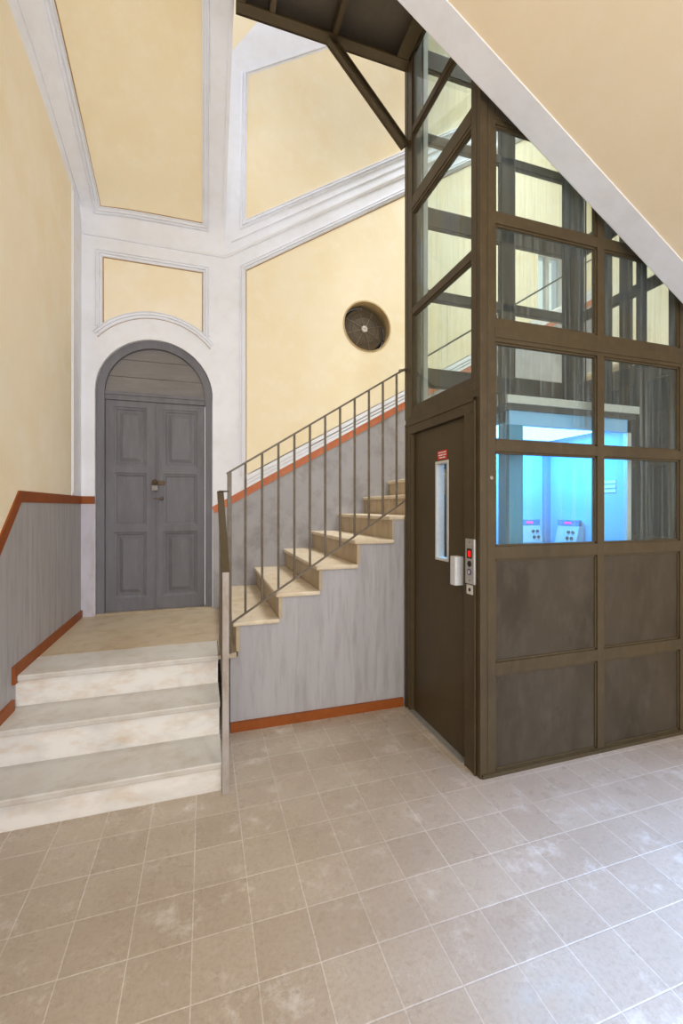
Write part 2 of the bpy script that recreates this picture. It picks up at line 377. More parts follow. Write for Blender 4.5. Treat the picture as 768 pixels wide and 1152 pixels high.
# mouldings on the vault
bm = BM()
path, nr = [], []
for d in [2.5-.05*i for i in range(0, 49)]+[PD-.02]: path.append(vp(PX0-.03, d)); nr.append(vn(PX0-.03, d))
for i in range(1, 25): x = PX0-.03+(PX1-PX0+.06)*i/24; path.append(vp(x, PD-.02)); nr.append(vn(x, PD-.02))
for d in [PD+.05*i for i in range(1, 49)]: path.append(vp(PX1+.03, d)); nr.append(vn(PX1+.03, d))
sweep(bm, path, nr, MOULD)
for xx in (XL+.03, X0-.02):
    sweep(bm, [vp(xx, .1+.05*i) for i in range(48)], [vn(xx, .1+.05*i) for i in range(48)], FILLET)
struct('trim_7', bm, WHITE)
# mouldings of the upper stairwell panel
def un(x, h):
    e = 1e-3; n = (upper(x+e, h)-upper(x-e, h)).cross(upper(x, h+e)-upper(x, max(0, h-e))).normalized(); return n if n.y < 0 else -n
bm = BM()
hh = [1.52-.08*i for i in range(17)]
path = [upper(.388-.03, h) for h in hh]+[upper(x, .24-.03) for x in (.358, .8, 1.3, 1.8, 2.4, 3.2, 4.2)]
nr = [un(.358, h) for h in hh]+[un(x, .21) for x in (.358, .8, 1.3, 1.8, 2.4, 3.2, 4.2)]
sweep(bm, path[:len(hh)]+path[len(hh):], nr, MOULD)
sweep(bm, [upper(x, .10) for x in (X0+.06, 1, 2, 3, 4.2)], [un(1, .1)]*5, FILLET)
sweep(bm, [upper(x, 1.52) for x in (.358, .8, 1.3, 1.8, 2.4, 3.2, 4.2)], [un(1, 1.52)]*7, FILLET)
struct('trim_8', bm, WHITE)
# white corner strip and painted dado on the left wall
bm = prism(BM(), [(4.03, .10), (YD, .10), (YD, 2.7), (4.03, 2.7)], [], YZ, XL-.01, XL+.006); struct('trim_9', bm, WHITE)
bm = BM(); sweep(bm, [(XL, 4.05, .12), (XL, 4.05, 2.62)], (1, 0, 0), FILLET); struct('trim_10', bm, WHITE)
dz = [(2.3, -.62), (2.40, -.62), (2.985, .03), (YD, .03)]
bm = prism(BM(), [(YB, FZ), (YD, FZ), (YD, .035), (2.985, .035), (2.38, -.57), (YB, -.57)], [], YZ, XL-.01, XL+.004)
struct('trim_11', bm, GREY, 'grey painted dado on the left wall')
bm = BM(); sweep(bm, [(XL, YB, -.53), (XL, 2.40, -.53), (XL, 2.985, .066), (XL, YD, .066)], (1, 0, 0), [(-.034, -.003), (-.034, .009), (.034, .009), (.034, -.003)])
struct('trim_12', bm, ORANGE, 'orange brown band along the top of the left dado')
# dado either side of the door
bm = prism(BM(), [(XL, LZ-.1), (DX-DR-.006, LZ-.1), (DX-DR-.006, .035), (XL, .035)], [], XZ, YD-.004, YD+.01); struct('trim_13', bm, LILAC)
bm = box(BM(), XL, DX-DR-.004, YD-.009, YD+.01, .032, .10); struct('trim_14', bm, ORANGE)
bm = prism(BM(), [(DX+DR+.006, LZ-.1), (4.8, LZ-.1), (4.8, BZ(4.8)), (DX+DR+.006, BZ(DX+DR))], [], XZ, YD-.004, YD+.01)
struct('trim_15', bm, GREYW, 'grey painted dado rising beside the stairs')
bm = BM(); sweep(bm, [(DX+DR+.008, YD, BZ(DX+DR)), (4.8, YD, BZ(4.8))], NY, [(-.034, -.003), (-.034, .009), (.034, .009), (.034, -.003)])
struct('trim_16', bm, SALMON, 'faded orange band rising along the stair wall')
# baseboards
Z1, Z2 = -1.342, -1.148
bm = prism(BM(), [(2.87, LZ-.04), (4.28, LZ), (4.28, LZ+.062), (2.87, LZ+.062)], [], YZ, XL-.01, XL+.02)
box(bm, XL-.01, XL+.02, 2.60, 2.87, Z2-.03, Z2+.062); box(bm, XL-.01, XL+.02, 2.33, 2.6, Z1-.03, Z1+.062); box(bm, XL-.01, XL+.02, YB, 2.33, FZ, FZ+.08)
struct('baseboard_left', bm, ORANGE)
struct('baseboard_stair', box(BM(), .165, 1.43, 2.935, 2.953, FZ, FZ+.065), ORANGE)

# ------------------------------------------------------------------ arched double door
bm = BM()
prism(bm, door_outline(DR, LZ), [door_outline(DR-.066, LZ+.0005)[:]], XZ, YD+.035, YD+.13)
door = struct('door_1', bm, DOORP, 'grey arched double door with six panels')
ri = DR-.066
n = 28
cut = [DX-ri, DX+ri]
bm = BM()     # tympanum of three planks
for za, zb in ((DSP+.012, 1.205), (1.209, 1.365), (1.369, DSP+ri-.001)):
    za_, zb_ = za-DSP, zb-DSP
    a0 = math.asin(min(1, za_/ri)); a1 = math.asin(min(1, zb_/ri))
    R_ = [(DX+ri*math.cos(a0+(a1-a0)*i/12), DSP+ri*math.sin(a0+(a1-a0)*i/12)) for i in range(13)]
    Lf = [(2*DX-p[0], p[1]) for p in R_[::-1]]
    pl = R_+Lf if abs(R_[-1][0]-Lf[0][0]) > 1e-3 else R_+Lf[1:]
    prism(bm, pl, [], XZ, YD+.075, YD+.115)
obj('tympanum', bm, stained('weathered_plank_paint', (126, 122, 121), (108, 103, 100), (148, 144, 140), 2.5, 9., .7, .4, .6, (.6, 1, 3), .35), door)
bm = box(BM(), DX-ri, DX+ri, YD+.05, YD+.125, .985, DSP+.012); box(bm, DX-ri, DX+ri, YD+.04, YD+.06, 1.03, DSP+.012); obj('transom', bm, DOORP, door, bevel=.005)
for sgn in (-1, 1):
    xa, xb = (DX-ri+.002, DX-.003) if sgn < 0 else (DX+.003, DX+ri-.002)
    st = .066 if sgn < 0 else .056
    ia, ib = (xa+.07, xb-.085) if sgn < 0 else (xa+.055, xb-.07)
    rows = ((.383, .925), (-.167, .318), (-.83, -.228))
    holes = [[(ia, a), (ib, a), (ib, b), (ia, b)] for a, b in rows]
    bm = prism(BM(), [(xa, LZ+.012), (xb, LZ+.012), (xb, .983), (xa, .983)], holes, XZ, YD+.06, YD+.105)
    leaf = obj('door_leaf', bm, DOORP, door, bevel=.003)
    for q, (a, b) in enumerate(rows):
        bm = box(BM(), ia-.005, ib+.005, YD+.082, YD+.098, a-.005, b+.005)
        sweep(bm, [(ia+.012, YD+.082, a+.012), (ib-.012, YD+.082, a+.012), (ib-.012, YD+.082, b-.012), (ia+.012, YD+.082, b-.012)], NY, [(-.014, -.003), (-.014, .016), (-.004, .012), (.008, .010), (.014, .0), (.014, -.003)], True)
        if q != 1:
            f0, f1 = .045, .075
            vs = [bm.verts.new(p) for p in ((ia+f0, YD+.082, a+f0), (ib-f0, YD+.082, a+f0), (ib-f0, YD+.082, b-f0), (ia+f0, YD+.082, b-f0), (ia+f1, YD+.068, a+f1), (ib-f1, YD+.068, a+f1), (ib-f1, YD+.068, b-f1), (ia+f1, YD+.068, b-f1))]
            for f in ((4,5,6,7), (0,1,5,4), (1,2,6,5), (2,3,7,6), (3,0,4,7)): bm.faces.new([vs[i] for i in f])
        obj('door_panel', bm, DOORP, leaf)
    if sgn > 0:
        bm = lathe(BM(), (DX+.045, YD+.06, .085), NY, [(.0, .0), (.016, .0), (.016, .006), (.008, .012), (.008, .03), (.014, .036), (.012, .046), (0, .05)], 16)
        bar(bm, (DX-.03, YD+.054, .085), (DX+.05, YD+.054, .085), .018, .008)
        obj('latch', bm, RUST, leaf, smooth=True)
        bm = box(BM(), DX-.004, DX+.012, YD+.048, YD+.064, LZ+.02, .975); obj('cover_strip', bm, DOORP, leaf, bevel=.003)
bm = BM()     # threshold
obj('threshold', box(BM(), DX-DR, DX+DR, YD+.0, YD+.14, LZ-.02, LZ+.008), LANDING, door)
# hasp and padlock
t = thing('padlock', 'small grey padlock hanging from the rusty hasp of the arched door', 'padlock', (DX-.01, YD+.03, .155))
bm = box(BM(), DX-.038, DX+.014, YD+.012, YD+.034, .158, .205); obj('lock_body', bm, plain('dull_zinc', (150, 146, 142), .6), t, bevel=.004)
bm = BM(); pth = [(DX-.036, .205), (DX-.036, .235)]+[(DX-.012-.024*math.cos(math.pi*i/8), .235+.024*math.sin(math.pi*i/8)) for i in range(1, 8)]+[(DX+.012, .235), (DX+.012, .205)]
for a, b in zip(pth, pth[1:]): rod(bm, (a[0], YD+.023, a[1]), (b[0], YD+.023, b[1]), .005, 8)
obj('shackle', bm, RUST, t, smooth=True)
bm = box(BM(), DX-.03, DX+.075, YD+.042, YD+.05, .212, .25); lathe(bm, (DX-.01, YD+.05, .235), NY, [(.012, 0), (.016, .016), (.010, .03), (0, .032)], 12)
obj('hasp', bm, RUST, door.children[3] if False else door, bevel=.002)

# ------------------------------------------------------------------ marble steps up to the landing
steps = thing('entrance_steps', 'three broad white marble steps rising to the arched door landing', 'steps', (-.47, 2.7, FZ))
XSR = .088
bm = prism(BM(), [(2.38, FZ), (YD-.004, FZ), (YD-.004, LZ-.032), (2.95, LZ-.032), (2.95, Z2-.032), (2.67, Z2-.032), (2.67, Z1-.032), (2.38, Z1-.032)], [], YZ, XL+.004, XSR-.012)
obj('step_core', bm, LILAC, steps)
for (yf, z0, z1) in ((2.36, FZ, Z1), (2.645, Z1, Z2), (2.925, Z2, LZ)):
    obj('riser', box(BM(), XL+.004, XSR-.004, yf, yf+.025, z0, z1-.032), MARBLE, steps)
for (y0, y1, z1) in ((2.34, 2.655, Z1), (2.625, 2.935, Z2), (2.905, 3.24, LZ)):
    obj('tread', box(BM(), XL+.004, XSR, y0, y1, z1-.034, z1), TREAD, steps, bevel=.006)
bm = box(BM(), XL+.004, .205, 3.243, 3.72, LZ-.034, LZ-.001); box(bm, XL+.004, .205, 3.724, YD-.004, LZ-.034, LZ-.002)
box(bm, XSR+.002, .205, 2.925, 3.2425, LZ-.034, LZ); obj('landing_slab', bm, LANDING, steps, bevel=.003)

# ------------------------------------------------------------------ upper flight of stairs
flight = thing('staircase', 'worn marble staircase rising to the right behind the metal railing', 'staircase', (.9, 3.6, FZ))
RUN, RISE, NK = .2865, .1748, 13
SX = lambda k: .18+RUN*(k-1)
SZ = lambda k: -.763+RISE*(k-1)
pl = [(.165, FZ)]+[(.165, LZ-.036), (.215, LZ-.036)]
for k in range(1, NK+1):
    pl += [(SX(k)+.03, SZ(k)-.031), (SX(k+1)+.03, SZ(k)-.031)]
pl = [pl[0], pl[1], pl[2]]+pl[3:]
pl += [(SX(NK+1)+.03, FZ)]
obj('stringer_wall', prism(BM(), pl, [], XZ, 2.954, YD-.01), GREY, flight, 'grey painted side wall under the stairs')
for k in range(1, NK+1):
    zb = LZ if k == 1 else SZ(k-1)
    obj('riser', box(BM(), SX(k)+.022, SX(k)+.045, 2.945 if k < 5 else 2.958, YD-.006, zb, SZ(k)-.03), RISER2, flight)
    bm = BM(); wear = -.004
    obj('tread', box(bm, SX(k)-.002*(k % 2), SX(k+1)+.028, 2.928 if k < 5 else 2.956, YD-.006, SZ(k)-.031, SZ(k)), TREAD2, flight, bevel=.009)
ZL2 = SZ(NK)
struct('floor_landing', box(BM(), SX(NK+1)+.035, XR, .62, YD, ZL2-.2, ZL2), LANDING)

# flight above, seen from underneath
sl = .61; SZ0 = lambda x: 2.254-sl*(x-1.414)
def slab(bm, y0, y1, drop0, drop1, x0=-.42, x1=3.75):
    vs = [bm.verts.new(p) for p in ((x0, y0, SZ0(x0)+drop0), (x1, y0, SZ0(x1)+drop0), (x1, y1, SZ0(x1)+drop0), (x0, y1, SZ0(x0)+drop0), (x0, y0, SZ0(x0)+drop1), (x1, y0, SZ0(x1)+drop1), (x1, y1, SZ0(x1)+drop1), (x0, y1, SZ0(x0)+drop1))]
    for f in ((0,3,2,1),(4,5,6,7),(0,1,5,4),(1,2,6,5),(2,3,7,6),(3,0,4,7)): bm.faces.new([vs[i] for i in f])
    return bm
bm = slab(BM(), .5, 1.815, .008, .22)
struct('ceiling_flight', bm, SOFFIT, 'cream underside of the stair flight overhead')
bm = BM(); xs_ = [-.42+.1*i for i in range(43)]
rnd = [0]*43
for i in range(1, 43): rnd[i] = .7*rnd[i-1]+random.uniform(-.0035, .0035)
A = [[bm.verts.new(p) for p in ((x, 1.81, SZ0(x)), (x, 1.965+r*.5, SZ0(x)+r), (x, 1.975+r*.5, SZ0(x)+.012+r), (x, 1.975, SZ0(x)+.26), (x, 1.81, SZ0(x)+.26))] for x, r in zip(xs_, rnd)]
for P, Q in zip(A, A[1:]):
    for j in range(5): bm.faces.new((P[j], P[(j+1)%5], Q[(j+1)%5], Q[j]))
bm.faces.new(A[0]); bm.faces.new(A[-1][::-1])
struct('trim_17', bm, WHITE, 'white plaster edge of the stair flight overhead')

# ------------------------------------------------------------------ railings
rail = thing('stair_railing', 'brown metal railing of slim bars rising along the staircase', 'railing', (.158, 2.93, LZ))
YR = 2.93
HZ = lambda x: .235+.632*(x-.158)
LZR = lambda x: -.775+.645*(x-.158)
bm = BM(); bar(bm, (.14, YR, HZ(.14)), (1.445, YR, HZ(1.445)), .034, .012); obj('handrail', bm, RAIL, rail, bevel=.002)
bm = BM(); bar(bm, (.165, YR, LZR(.165)), (1.445, YR, LZR(1.445)), .022, .010); obj('bottom_rail', bm, RAIL, rail)
obj('post', box(BM(), .144, .172, YR-.014, YR+.014, LZ, HZ(.158)), RAIL, rail, bevel=.002)
for i in range(11):
    x = .262+.1108*i
    obj('baluster', rod(BM(), (x, YR, LZR(x)), (x, YR, HZ(x)-.004), .0085, 10), RAIL, rail, smooth=True)
bm = BM(); bar(bm, (1.42, 2.985, HZ(1.42)), (3.6, 2.985, HZ(3.6)), .034, .012)
bar(bm, (1.425, 2.93, HZ(1.425)), (1.43, 2.985, HZ(1.44)), .034, .012)
for x in (1.52, 2.3, 3.0, 3.55): rod(bm, (x, 2.985, SZ(int((x-.18)/RUN)+1)), (x, 2.985, HZ(x)), .008, 8)
obj('handrail_extension', bm, RAIL, rail)
low = thing('step_railing', 'low brown metal railing with flat handrail beside the marble steps', 'railing', (.106, 2.36, FZ))
bm = BM()
obj('post', box(BM(), .089, .123, 2.315, 2.333, FZ, -.335), RAILLT, low, 'scratched pale front post', bevel=.002)
obj('post', box(BM(), .092, .116, 2.905, 2.93, LZ, .095), RAIL, low, bevel=.002)
ha, hb_ = Vector((.106, 2.312, -.335)), Vector((.100, 2.935, .105))
bm = BM(); bar(bm, ha, hb_, .042, .010); bar(bm, (.09, 2.925, .107), (.158, 2.925, .107), .034, .010, (0, 0, 1)); obj('handrail', bm, BROWN, low, bevel=.002)
bm = BM(); bar(bm, (.104, 2.33, -1.25), (.102, 2.91, -.85), .012, .022); obj('bottom_rail', bm, RAIL, low)
for y in (2.48, 2.63, 2.78):
    f = (y-2.312)/.623
    obj('baluster', rod(BM(), (.104, y, -1.25+.69*(y-2.33)), (.104, y, -.335+.44*f), .0085, 10), RAIL, low, smooth=True)

# ------------------------------------------------------------------ round ventilator in its niche
t = thing('wall_ventilator', 'round dark wire ventilator with pale centre cap set in the yellow wall', 'ventilator', (NX, YD+.1, NZ-NR))
bm = lathe(BM(), (NX, YD-.006, NZ), (0, 1, 0), [(NR+.004, 0), (NR-.012, -.003), (NR-.012, .17), (NR-.002, .17), (NR-.002, .004), (NR+.004, .004), (NR+.004, 0)], 56)
obj('niche_ring', bm, stained('beige_ring', (196, 172, 130), (168, 142, 102), (132, 108, 78), 3., 9.), t, smooth=True)
bm = lathe(BM(), (NX, YD+.17, NZ), NY, [(0, 0), (NR-.013, 0), (NR-.013, .004), (0, .004)], 48); obj('back_plate', bm, BLACK, t)
gx, gz, gy, gr = NX-.016, NZ-.016, YD+.075, .232
bm = lathe(BM(), (gx, gy+.02, gz), NY, [(gr, 0), (gr, .012), (gr*.97, .024), (gr*.6, .044), (.02, .052), (0, .052), (0, .048), (.02, .048), (gr*.6, .040), (gr*.95, .018), (gr*.95, 0), (gr, 0)], 48)
obj('grille_dish', bm, stained('dark_bronze_mesh', (90, 79, 63), (64, 55, 43), (118, 108, 92), 9., 60., .7, .6, .5), t, smooth=True)
for k in range(8):
    a = 2*math.pi*k/8+.3; c, s = math.cos(a), math.sin(a)
    pr = [(.03, .056), (gr*.6, .047), (gr*.97, .027)]
    bm = BM()
    for (r0, h0), (r1, h1) in zip(pr, pr[1:]): rod(bm, (gx+c*r0, gy+.02-h0, gz+s*r0), (gx+c*r1, gy+.02-h1, gz+s*r1), .0028, 6)
    obj('rib', bm, RIBM, t)
bm = BM()
for rr, hh_ in ((gr*.97, .027), (gr*.62, .047), (gr*.8, .037)):
    q = [(gx+rr*math.cos(2*math.pi*i/40), gy+.02-hh_, gz+rr*math.sin(2*math.pi*i/40)) for i in range(40)]
    for i in range(40): rod(bm, q[i], q[(i+1) % 40], .0025, 6)
obj('wire_ring', bm, RUST, t, smooth=True)
bm = lathe(BM(), (gx, gy-.03, gz), NY, [(0, -.005), (.034, -.005), (.036, .004), (.028, .012), (.014, .012), (.012, .008), (0, .008)], 24); obj('centre_cap', bm, CAP, t, smooth=True)
for a in (100, -22, -128):
    c, s = math.cos(math.radians(a)), math.sin(math.radians(a))
    bm = BM(); bar(bm, (gx+c*gr*.96, gy+.02, gz+s*gr*.96), (NX+c*(NR-.008), gy+.025, NZ+s*(NR-.008)), .016, .006, (0, 1, 0)); obj('bracket', bm, RUST, t)

# ------------------------------------------------------------------ steel platform in front of the lift door above
pf = thing('steel_platform', 'brown steel landing platform overhead with ribs and a slanted bracket', 'platform', (.83, 2.95, 3.3))
PZ = 3.3
obj('deck', box(BM(), .2, 1.44, 1.99, 2.94, PZ+.10, PZ+.115), DECK, pf)
def channel(bm, a, b, h=.10, fl=.055, side=1, along='x'):
    if along == 'x':
        y = a[1]; box(bm, a[0], b[0], y-.006, y+.006, PZ, PZ+h); box(bm, a[0], b[0], min(y, y+side*fl), max(y, y+side*fl), PZ, PZ+.008); box(bm, a[0], b[0], min(y, y+side*.025), max(y, y+side*.025), PZ+.06, PZ+.07)
    else:
        x = a[0]; box(bm, x-.006, x+.006, a[1]+.008, b[1]-.008, PZ+.004, PZ+h); box(bm, min(x, x+side*fl), max(x, x+side*fl), a[1]+.06, b[1]-.078, PZ+.002, PZ+.010)
    return bm
obj('edge_beam', channel(BM(), (.2, 2.94), (1.445, 2.94), .13, .075, -1), BROWNDK, pf)
obj('edge_beam', channel(BM(), (.2, 1.99), (1.445, 1.99), .13, .075, 1), BROWNDK, pf)
obj('edge_beam', channel(BM(), (.206, 1.99), (.206, 2.94), .13, .05, 1, 'y'), BROWNDK, pf)
obj('edge_beam', channel(BM(), (1.43, 1.99), (1.43, 2.94), .13, .09, -1, 'y'), BROWNDK, pf)
for x in (.42, .86): obj('rib', channel(BM(), (x, 1.99), (x, 2.94), .10, .03, 1, 'y'), BROWNDK, pf)
bm = BM(); a, b = Vector((1.43, 2.915, 2.70)), Vector((.845, 2.915, 3.30))
bar(bm, a, b, .012, .075, (.7, 0, .7)); bar(bm, a+Vector((-.02, -.02, -.02)), b+Vector((-.02, -.02, -.02)), .05, .010, (.7, 0, .7)); bar(bm, a+Vector((.024, -.012, .024)), b+Vector((.024, -.012, .024)), .03, .008, (.7, 0, .7))
obj('bracket', bm, BROWNDK, pf)

# ------------------------------------------------------------------ lift shaft
sh = thing('lift_shaft', 'tall brown metal and glass lift shaft with a narrow landing door', 'lift shaft', (2.27, 2.48, FZ))
SX0, SX1, SY0, SY1, STOP = 1.448, 3.1, 2.017, 2.95, 5.2
for (x0, x1, y0, y1) in ((SX0, SX0+.102, SY0, SY0+.085), (SX1-.1, SX1, SY0, SY0+.085), (SX0, SX0+.085, SY1-.115, SY1), (SX1-.1, SX1, SY1-.085, SY1)):
    bm = box(BM(), x0+.004, x1-.004, y0+.004, y1-.004, FZ, STOP)
    if y0 == SY0 and x0 == SX0:
        box(bm, x0, x0+.045, y0, y0+.03, FZ, STOP); box(bm, x0+.049, x0+.102, y0+.001, y0+.03, FZ, STOP); box(bm, x0, x0+.02, y0+.034, y0+.085, .66, STOP)
    elif y1 == SY1 and x0 == SX0: box(bm, x0, x0+.03, y0, y1-.05, .66, STOP); box(bm, x0-.001, x0+.03, y1-.046, y1, .66, STOP)
    obj('corner_post', bm, BROWN, sh, bevel=.002)
ROWS = [(-.22, .315), (.375, .93), (1.055, 1.593), (1.655, 2.15), (2.285, 2.79), (2.85, 3.35), (3.485, 4.0), (4.06, 4.55)]
def face(cols, rows, metal, axis, at, inn, ends, sheet=None):
    """one glazed face: cols = bays along the face, rows = glass heights, metal = solid rows; inn = direction inward"""
    def bx(bm, a0, a1, d0, d1, z0, z1):
        p, q = sorted((at+inn*d0, at+inn*d1))
        return box(bm, a0, a1, p, q, z0, z1) if axis == 'x' else box(bm, p, q, a0, a1, z0, z1)
    bm = BM()
    zs = sorted(rows+metal)
    # rails between rows, full length
    prev = FZ if metal else min(r[0] for r in rows)-.06
    for (a, b) in zs:
        if a-prev > .001: bx(bm, ends[0], ends[1], .003, .04, prev, a)
        if a-prev > .1: bx(bm, ends[0], ends[1], -.002, .012, prev+.022, a-.05)
        prev = b
    bx(bm, ends[0], ends[1], .003, .04, prev, prev+.12)
    for c0, c1 in zip(cols, cols[1:]):
        bx(bm, c0[1], c1[0], .002, .04, zs[0][0], zs[-1][1])
    for c in cols:          # rebate frames around each opening
        for (a, b) in zs:
            w_ = .012
            for q in ((c[0], c[0]+w_, a, b), (c[1]-w_, c[1], a, b), (c[0], c[1], a, a+w_), (c[0], c[1], b-w_, b)): bx(bm, q[0], q[1], .010, .034, q[2], q[3])
    obj('face_frame', bm, BROWN, sh, bevel=.0015)
    for c in cols:
        for (a, b) in rows: obj('glass_pane', bx(BM(), c[0]+.006, c[1]-.006, .020, .025, a+.006, b-.006), GLASS, sh)
        for (a, b) in metal: obj('metal_panel', bx(BM(), c[0]+.006, c[1]-.006, .016, .026, a+.006, b-.006), sheet or PANEL, sh)
METAL = [(-1.475, -.94), (-.87, -.29)]
face([(1.55, 2.29), (2.342, 3.0)], ROWS, METAL, 'x', SY0, 1, (1.545, 3.005))
face([(1.535, 2.29), (2.42, 3.0)], ROWS, METAL, 'x', SY1, -1, (1.53, 3.005))
face([(2.102, 2.43), (2.50, 2.865)], ROWS[2:], METAL+ROWS[:2], 'y', SX1, -1, (2.1, 2.87), DARKPANEL)
DROWS = [(.735, 1.415), (1.465, 2.165), (2.285, 2.745), (2.795, 3.35), (3.485, 4.0), (4.06, 4.55)]
face([(2.102, 2.835)], DROWS, [], 'y', SX0, 1, (2.1, 2.84))
bm = prism(BM(), [(SX0, SY0), (SX1, SY0), (SX1, SY1), (SX0, SY1)], [[(SX0+.09, SY0+.09), (SX1-.09, SY0+.09), (SX1-.09, SY1-.09), (SX0+.09, SY1-.09)]], lambda p, d: Vector((p[0], p[1], d)), STOP-.05, STOP+.05)
box(bm, 2.1, 2.3, SY0+.09, SY1-.09, STOP-.05, STOP+.05); obj('head_frame', bm, BROWNDK, sh)
obj('pale_strip', box(BM(), 1.565, 1.60, 2.87, 2.905, .62, STOP-.06), CARTRIM, sh, 'added pale vertical strip')  # added strip standing in for the lit edge of the frame
# kick plate along the foot of the front
obj('foot_strip', box(BM(), 1.46, 3.1, SY0-.008, SY0+.012, FZ, FZ+.022), BROWN, sh)
# landing door set
LY0, LY1 = 2.162, 2.842
bm = box(BM(), SX0-.006, SX0+.05, 2.05, LY0, FZ, .54); box(bm, SX0-.006, SX0+.05, LY1, 2.90, FZ, .54); box(bm, SX0-.006, SX0+.05, 2.05, 2.905, .54, .62)
box(bm, SX0-.012, SX0, LY1+.012, LY1+.04, FZ, .545); box(bm, SX0-.012, SX0, 2.90, 2.925, FZ, .62); box(bm, SX0-.012, SX0, 2.05, 2.925, .60, .622); box(bm, SX0-.012, SX0, 2.05, 2.062, FZ, .62)
box(bm, SX0+.002, SX0+.05, 2.03, 2.92, .622, .69)
obj('door_frame', bm, BROWN, sh, bevel=.0015)
dx = SX0+.022
wy0, wy1, wz0, wz1 = 2.382, 2.520, -.332, .292
ld = obj('landing_door', prism(BM(), [(LY0+.003, FZ+.012), (LY1-.003, FZ+.012), (LY1-.003, .537), (LY0+.003, .537)], [[(wy0, wz0), (wy1, wz0), (wy1, wz1), (wy0, wz1)]], YZ, dx, dx+.05), stained('olive_brown_door', (73, 61, 39), (62, 51, 31), (86, 74, 50), 2.2, 16., .7, .35, .45, (1, 1, .4), .28, .05), sh)
bm = prism(BM(), [(wy0-.010, wz0-.012), (wy1+.010, wz0-.012), (wy1+.010, wz1+.012), (wy0-.010, wz1+.012)], [[(wy0+.004, wz0+.004), (wy1-.004, wz0+.004), (wy1-.004, wz1-.004), (wy0+.004, wz1-.004)]], YZ, dx-.005, dx+.055)
obj('window_frame', bm, FRAMEW, ld, 'pale narrow window frame')
obj('window_pane', box(BM(), dx+.052, dx+.056, wy0, wy1, wz0, wz1), GLASS, ld)
bm = prism(BM(), [(2.205, dx), (2.275, dx), (2.275, dx-.045), (2.262, dx-.058), (2.212, dx-.058), (2.205, dx-.05)], [], lambda p, d: Vector((p[1], p[0], d)), -.462, -.292)
obj('handle', bm, SILVER, ld, 'silver box handle', bevel=.003)
st_ = obj('warning_sticker', box(BM(), dx-.002, dx+.001, 2.392, 2.505, .312, .372), RED, ld, 'small red sticker with three lines of white print')
bm = BM()
for z, segs in ((.358, ((2.402, 2.440), (2.444, 2.470), (2.474, 2.494))), (.341, ((2.402, 2.428), (2.432, 2.494))), (.325, ((2.412, 2.440), (2.446, 2.484)))):
    for a, b in segs: box(bm, dx-.003, dx-.0015, a, b, z-.0035, z+.0035)
obj('sticker_print', bm, PWHITE, ld)
cp = obj('call_panel', box(BM(), SX0-.020, SX0-.006, 2.046, 2.130, -.432, -.178), STEEL, sh, 'steel call panel with red floor display', bevel=.002)
cx_ = SX0-.020
obj('display', box(BM(), cx_-.003, cx_+.002, 2.066, 2.110, -.288, -.232), BLACK, cp)
bm = BM()
for (ya, yb, za, zb) in ((2.076, 2.092, -.250, -.246), (2.076, 2.092, -.276, -.272), (2.076, 2.080, -.276, -.246), (2.088, 2.092, -.276, -.246)): box(bm, cx_-.0045, cx_-.003, ya, yb, za, zb)
obj('digit', bm, LED, cp, 'red illuminated digit')
obj('button', lathe(BM(), (cx_, 2.088, -.318), (-1, 0, 0), [(0, -.002), (.017, -.002), (.017, .003), (.013, .006), (0, .006)], 20), BLACK, cp, 'black round button')
obj('button', lathe(BM(), (cx_, 2.088, -.364), (-1, 0, 0), [(.0, -.002), (.018, -.002), (.018, .004), (.013, .005), (.012, .002), (0, .002)], 20), BLUEBTN, cp, 'round button with a blue ring')
obj('button_face', lathe(BM(), (cx_, 2.088, -.364), (-1, 0, 0), [(0, .001), (.012, .001), (.012, .004), (0, .005)], 20), CAP, cp)
for z in (-.196, -.412): obj('screw', lathe(BM(), (cx_, 2.088, z), (-1, 0, 0), [(0, 0), (.004, 0), (.003, .002), (0, .002)], 10), RUST, cp)
ks = obj('key_switch', box(BM(), SX0-.012, SX0-.004, 2.072, 2.130, -.494, -.440), FRAMEW, sh, 'small pale key switch plate', bevel=.002)
obj('keyhole', lathe(BM(), (SX0-.012, 2.098, -.467), (-1, 0, 0), [(0, 0), (.011, 0), (.010, .003), (0, .003)], 14), BLACK, ks)
for z in (.165,): obj('bolt', lathe(BM(), (SX0+.072, SY0+.001, z), NY, [(0, 0), (.011, 0), (.010, .006), (.004, .008), (0, .008)], 14), RAILLT, sh)
# sill of the landing door
obj('door_sill', box(BM(), SX0-.018, SX0+.06, LY0, LY1+.05, FZ, FZ+.012), STEEL, sh)
# guide rails, ropes and counterweight inside the shaft
for (x, y) in ((2.80, 2.16), (2.80, 2.80)):
    bm = box(BM(), x-.006, x+.05, y-.03, y-.02, FZ, STOP-.06); box(bm, x+.015, x+.028, y-.03, y+.02, FZ, STOP-.06); obj('guide_rail', bm, DARK, sh)
for i in range(3): obj('hoist_rope', rod(BM(), (2.78+.035*i, 2.62, .68), (2.78+.035*i, 2.62, STOP-.06), .006, 8), CABLE, sh)
bm = box(BM(), 2.86, 2.98, 2.36, 2.62, FZ+.02, -.3)
for i in range(5): box(bm, 2.855, 2.985, 2.355, 2.625, FZ+.1+.22*i, FZ+.28+.22*i)
obj('counterweight', bm, DARK, sh)
bm = box(BM(), 2.90, 2.94, 2.47, 2.51, -.3, STOP-.06); obj('counterweight_rod', bm, DARK, sh)

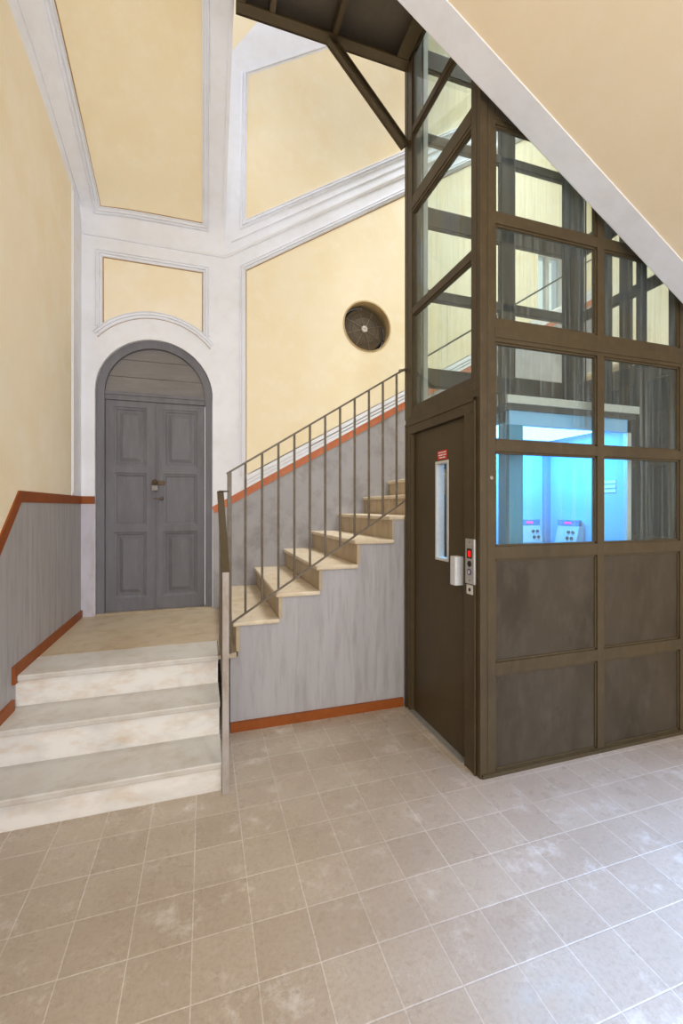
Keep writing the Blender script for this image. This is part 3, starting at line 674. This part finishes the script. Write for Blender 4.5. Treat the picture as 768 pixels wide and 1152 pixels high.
# ------------------------------------------------------------------ lift car behind the front glass
car = thing('lift_car', 'blue lit lift car standing behind the lower front glass', 'lift car', (2.23, 2.5, FZ))
CX0, CX1, CY0, CY1, CB, CT = 1.74, 2.72, 2.14, 2.85, FZ+.02, .67
obj('car_floor', box(BM(), CX0, CX1, CY0, CY1, CB, CB+.06), DARK, car)
bm = box(BM(), CX0-.03, CX1+.02, CY0-.02, CY1+.02, .585, .62); obj('roof', bm, DARK, car)
obj('roof_edge', box(BM(), CX0-.04, CX1+.03, CY0-.035, CY0-.02, .62, .668), CARTRIM, car, 'pale metal roof edge')
obj('roof_tray', box(BM(), CX0+.05, CX1-.05, CY0+.06, CY1-.06, .62, .65), DARK, car)
obj('header', box(BM(), CX0, CX1, CY0, CY0+.03, .50, .585), CARWALL, car)
obj('back_wall', box(BM(), CX0, CX1, CY1-.025, CY1, CB+.06, .585), CARWALL, car)
obj('side_wall', box(BM(), CX1-.025, CX1, CY0+.03, CY1-.025, CB+.06, .585), CARWALL, car)
bm = box(BM(), CX0, CX0+.025, CY0+.03, CY0+.10, CB+.06, .585); box(bm, CX0, CX0+.025, CY1-.12, CY1-.025, CB+.06, .585); box(bm, CX0, CX0+.025, CY0+.03, CY1-.03, .52, .585); obj('door_side_wall', bm, CARWALL, car)
obj('front_jamb', box(BM(), CX0, CX0+.10, CY0, CY0+.03, CB+.06, .5), TEAL, car, 'front jamb coloured teal as lit by the car')
obj('front_post', box(BM(), CX1-.035, CX1, CY0, CY0+.03, CB+.06, .585), CARTRIM, car)
obj('corner_strip', box(BM(), CX1-.10, CX1-.026, CY1-.036, CY1-.026, CB+.06, .47), TEAL, car)
obj('front_glass', box(BM(), CX0+.1, CX1-.035, CY0+.012, CY0+.016, CB+.4, .5), CARGLASS, car)
obj('front_kick_panel', box(BM(), CX0+.1, CX1-.035, CY0, CY0+.02, CB+.06, CB+.4), CARWALL, car)
lamp = obj('ceiling_lamp', box(BM(), CX0+.10, CX1-.08, CY0+.08, CY1-.08, .535, .565), LAMP, car, 'bright ceiling lamp')
al = area('car_lamp', (2.23, 2.5, H+.52), (2.23, 2.5, 0), .7, .45, 19, (.10, .50, 1.0)); al.parent = None
def console(x, y, z, ang):
    M = Matrix.Translation((x, y, z)) @ Matrix.Rotation(ang, 4, 'Z')
    def tf(bm): bmesh.ops.transform(bm, matrix=M, verts=bm.verts[:]); return bm
    pf_ = [(-.005, -.14), (-.005, .06), (-.035, .07), (-.05, .045), (-.09, -.10), (-.08, -.14)]
    c = obj('panel_and_reflection', tf(prism(BM(), pf_, [], lambda p, d: Vector((d, p[0], p[1])), -.10, .10)), CARTRIM, car, 'pale sloping control panel, built once real and once as reflection', bevel=.004)
    obj('display', tf(box(BM(), -.10, .10, -.056, -.030, .03, .075)), TEAL, c)
    obj('indicator', tf(box(BM(), -.03, .03, -.058, -.054, .046, .060)), PINK, c, 'pink lit indicator')
    bm = BM()
    for i in range(2):
        for j in range(2): lathe(bm, (.02+.04*i, -.073-.012*j, -.015-.045*j), (0, -1, .25), [(0, -.005), (.012, -.005), (.011, .006), (0, .006)], 12)
    obj('buttons', tf(bm), BLACK, c)
console(2.44, CY1-.03, -.17, 0)
console(CX1-.03, 2.58, -.17, -math.pi/2)  # second panel is a mirror reflection modelled as an object
bm = BM()
for i in range(3): box(bm, CX1-.031, CX1-.024, 2.23, 2.36, .105+.032*i, .125+.032*i)
obj('white_bars', bm, PWHITE, car, 'three white bars')  # three plain white bars on the car side wall
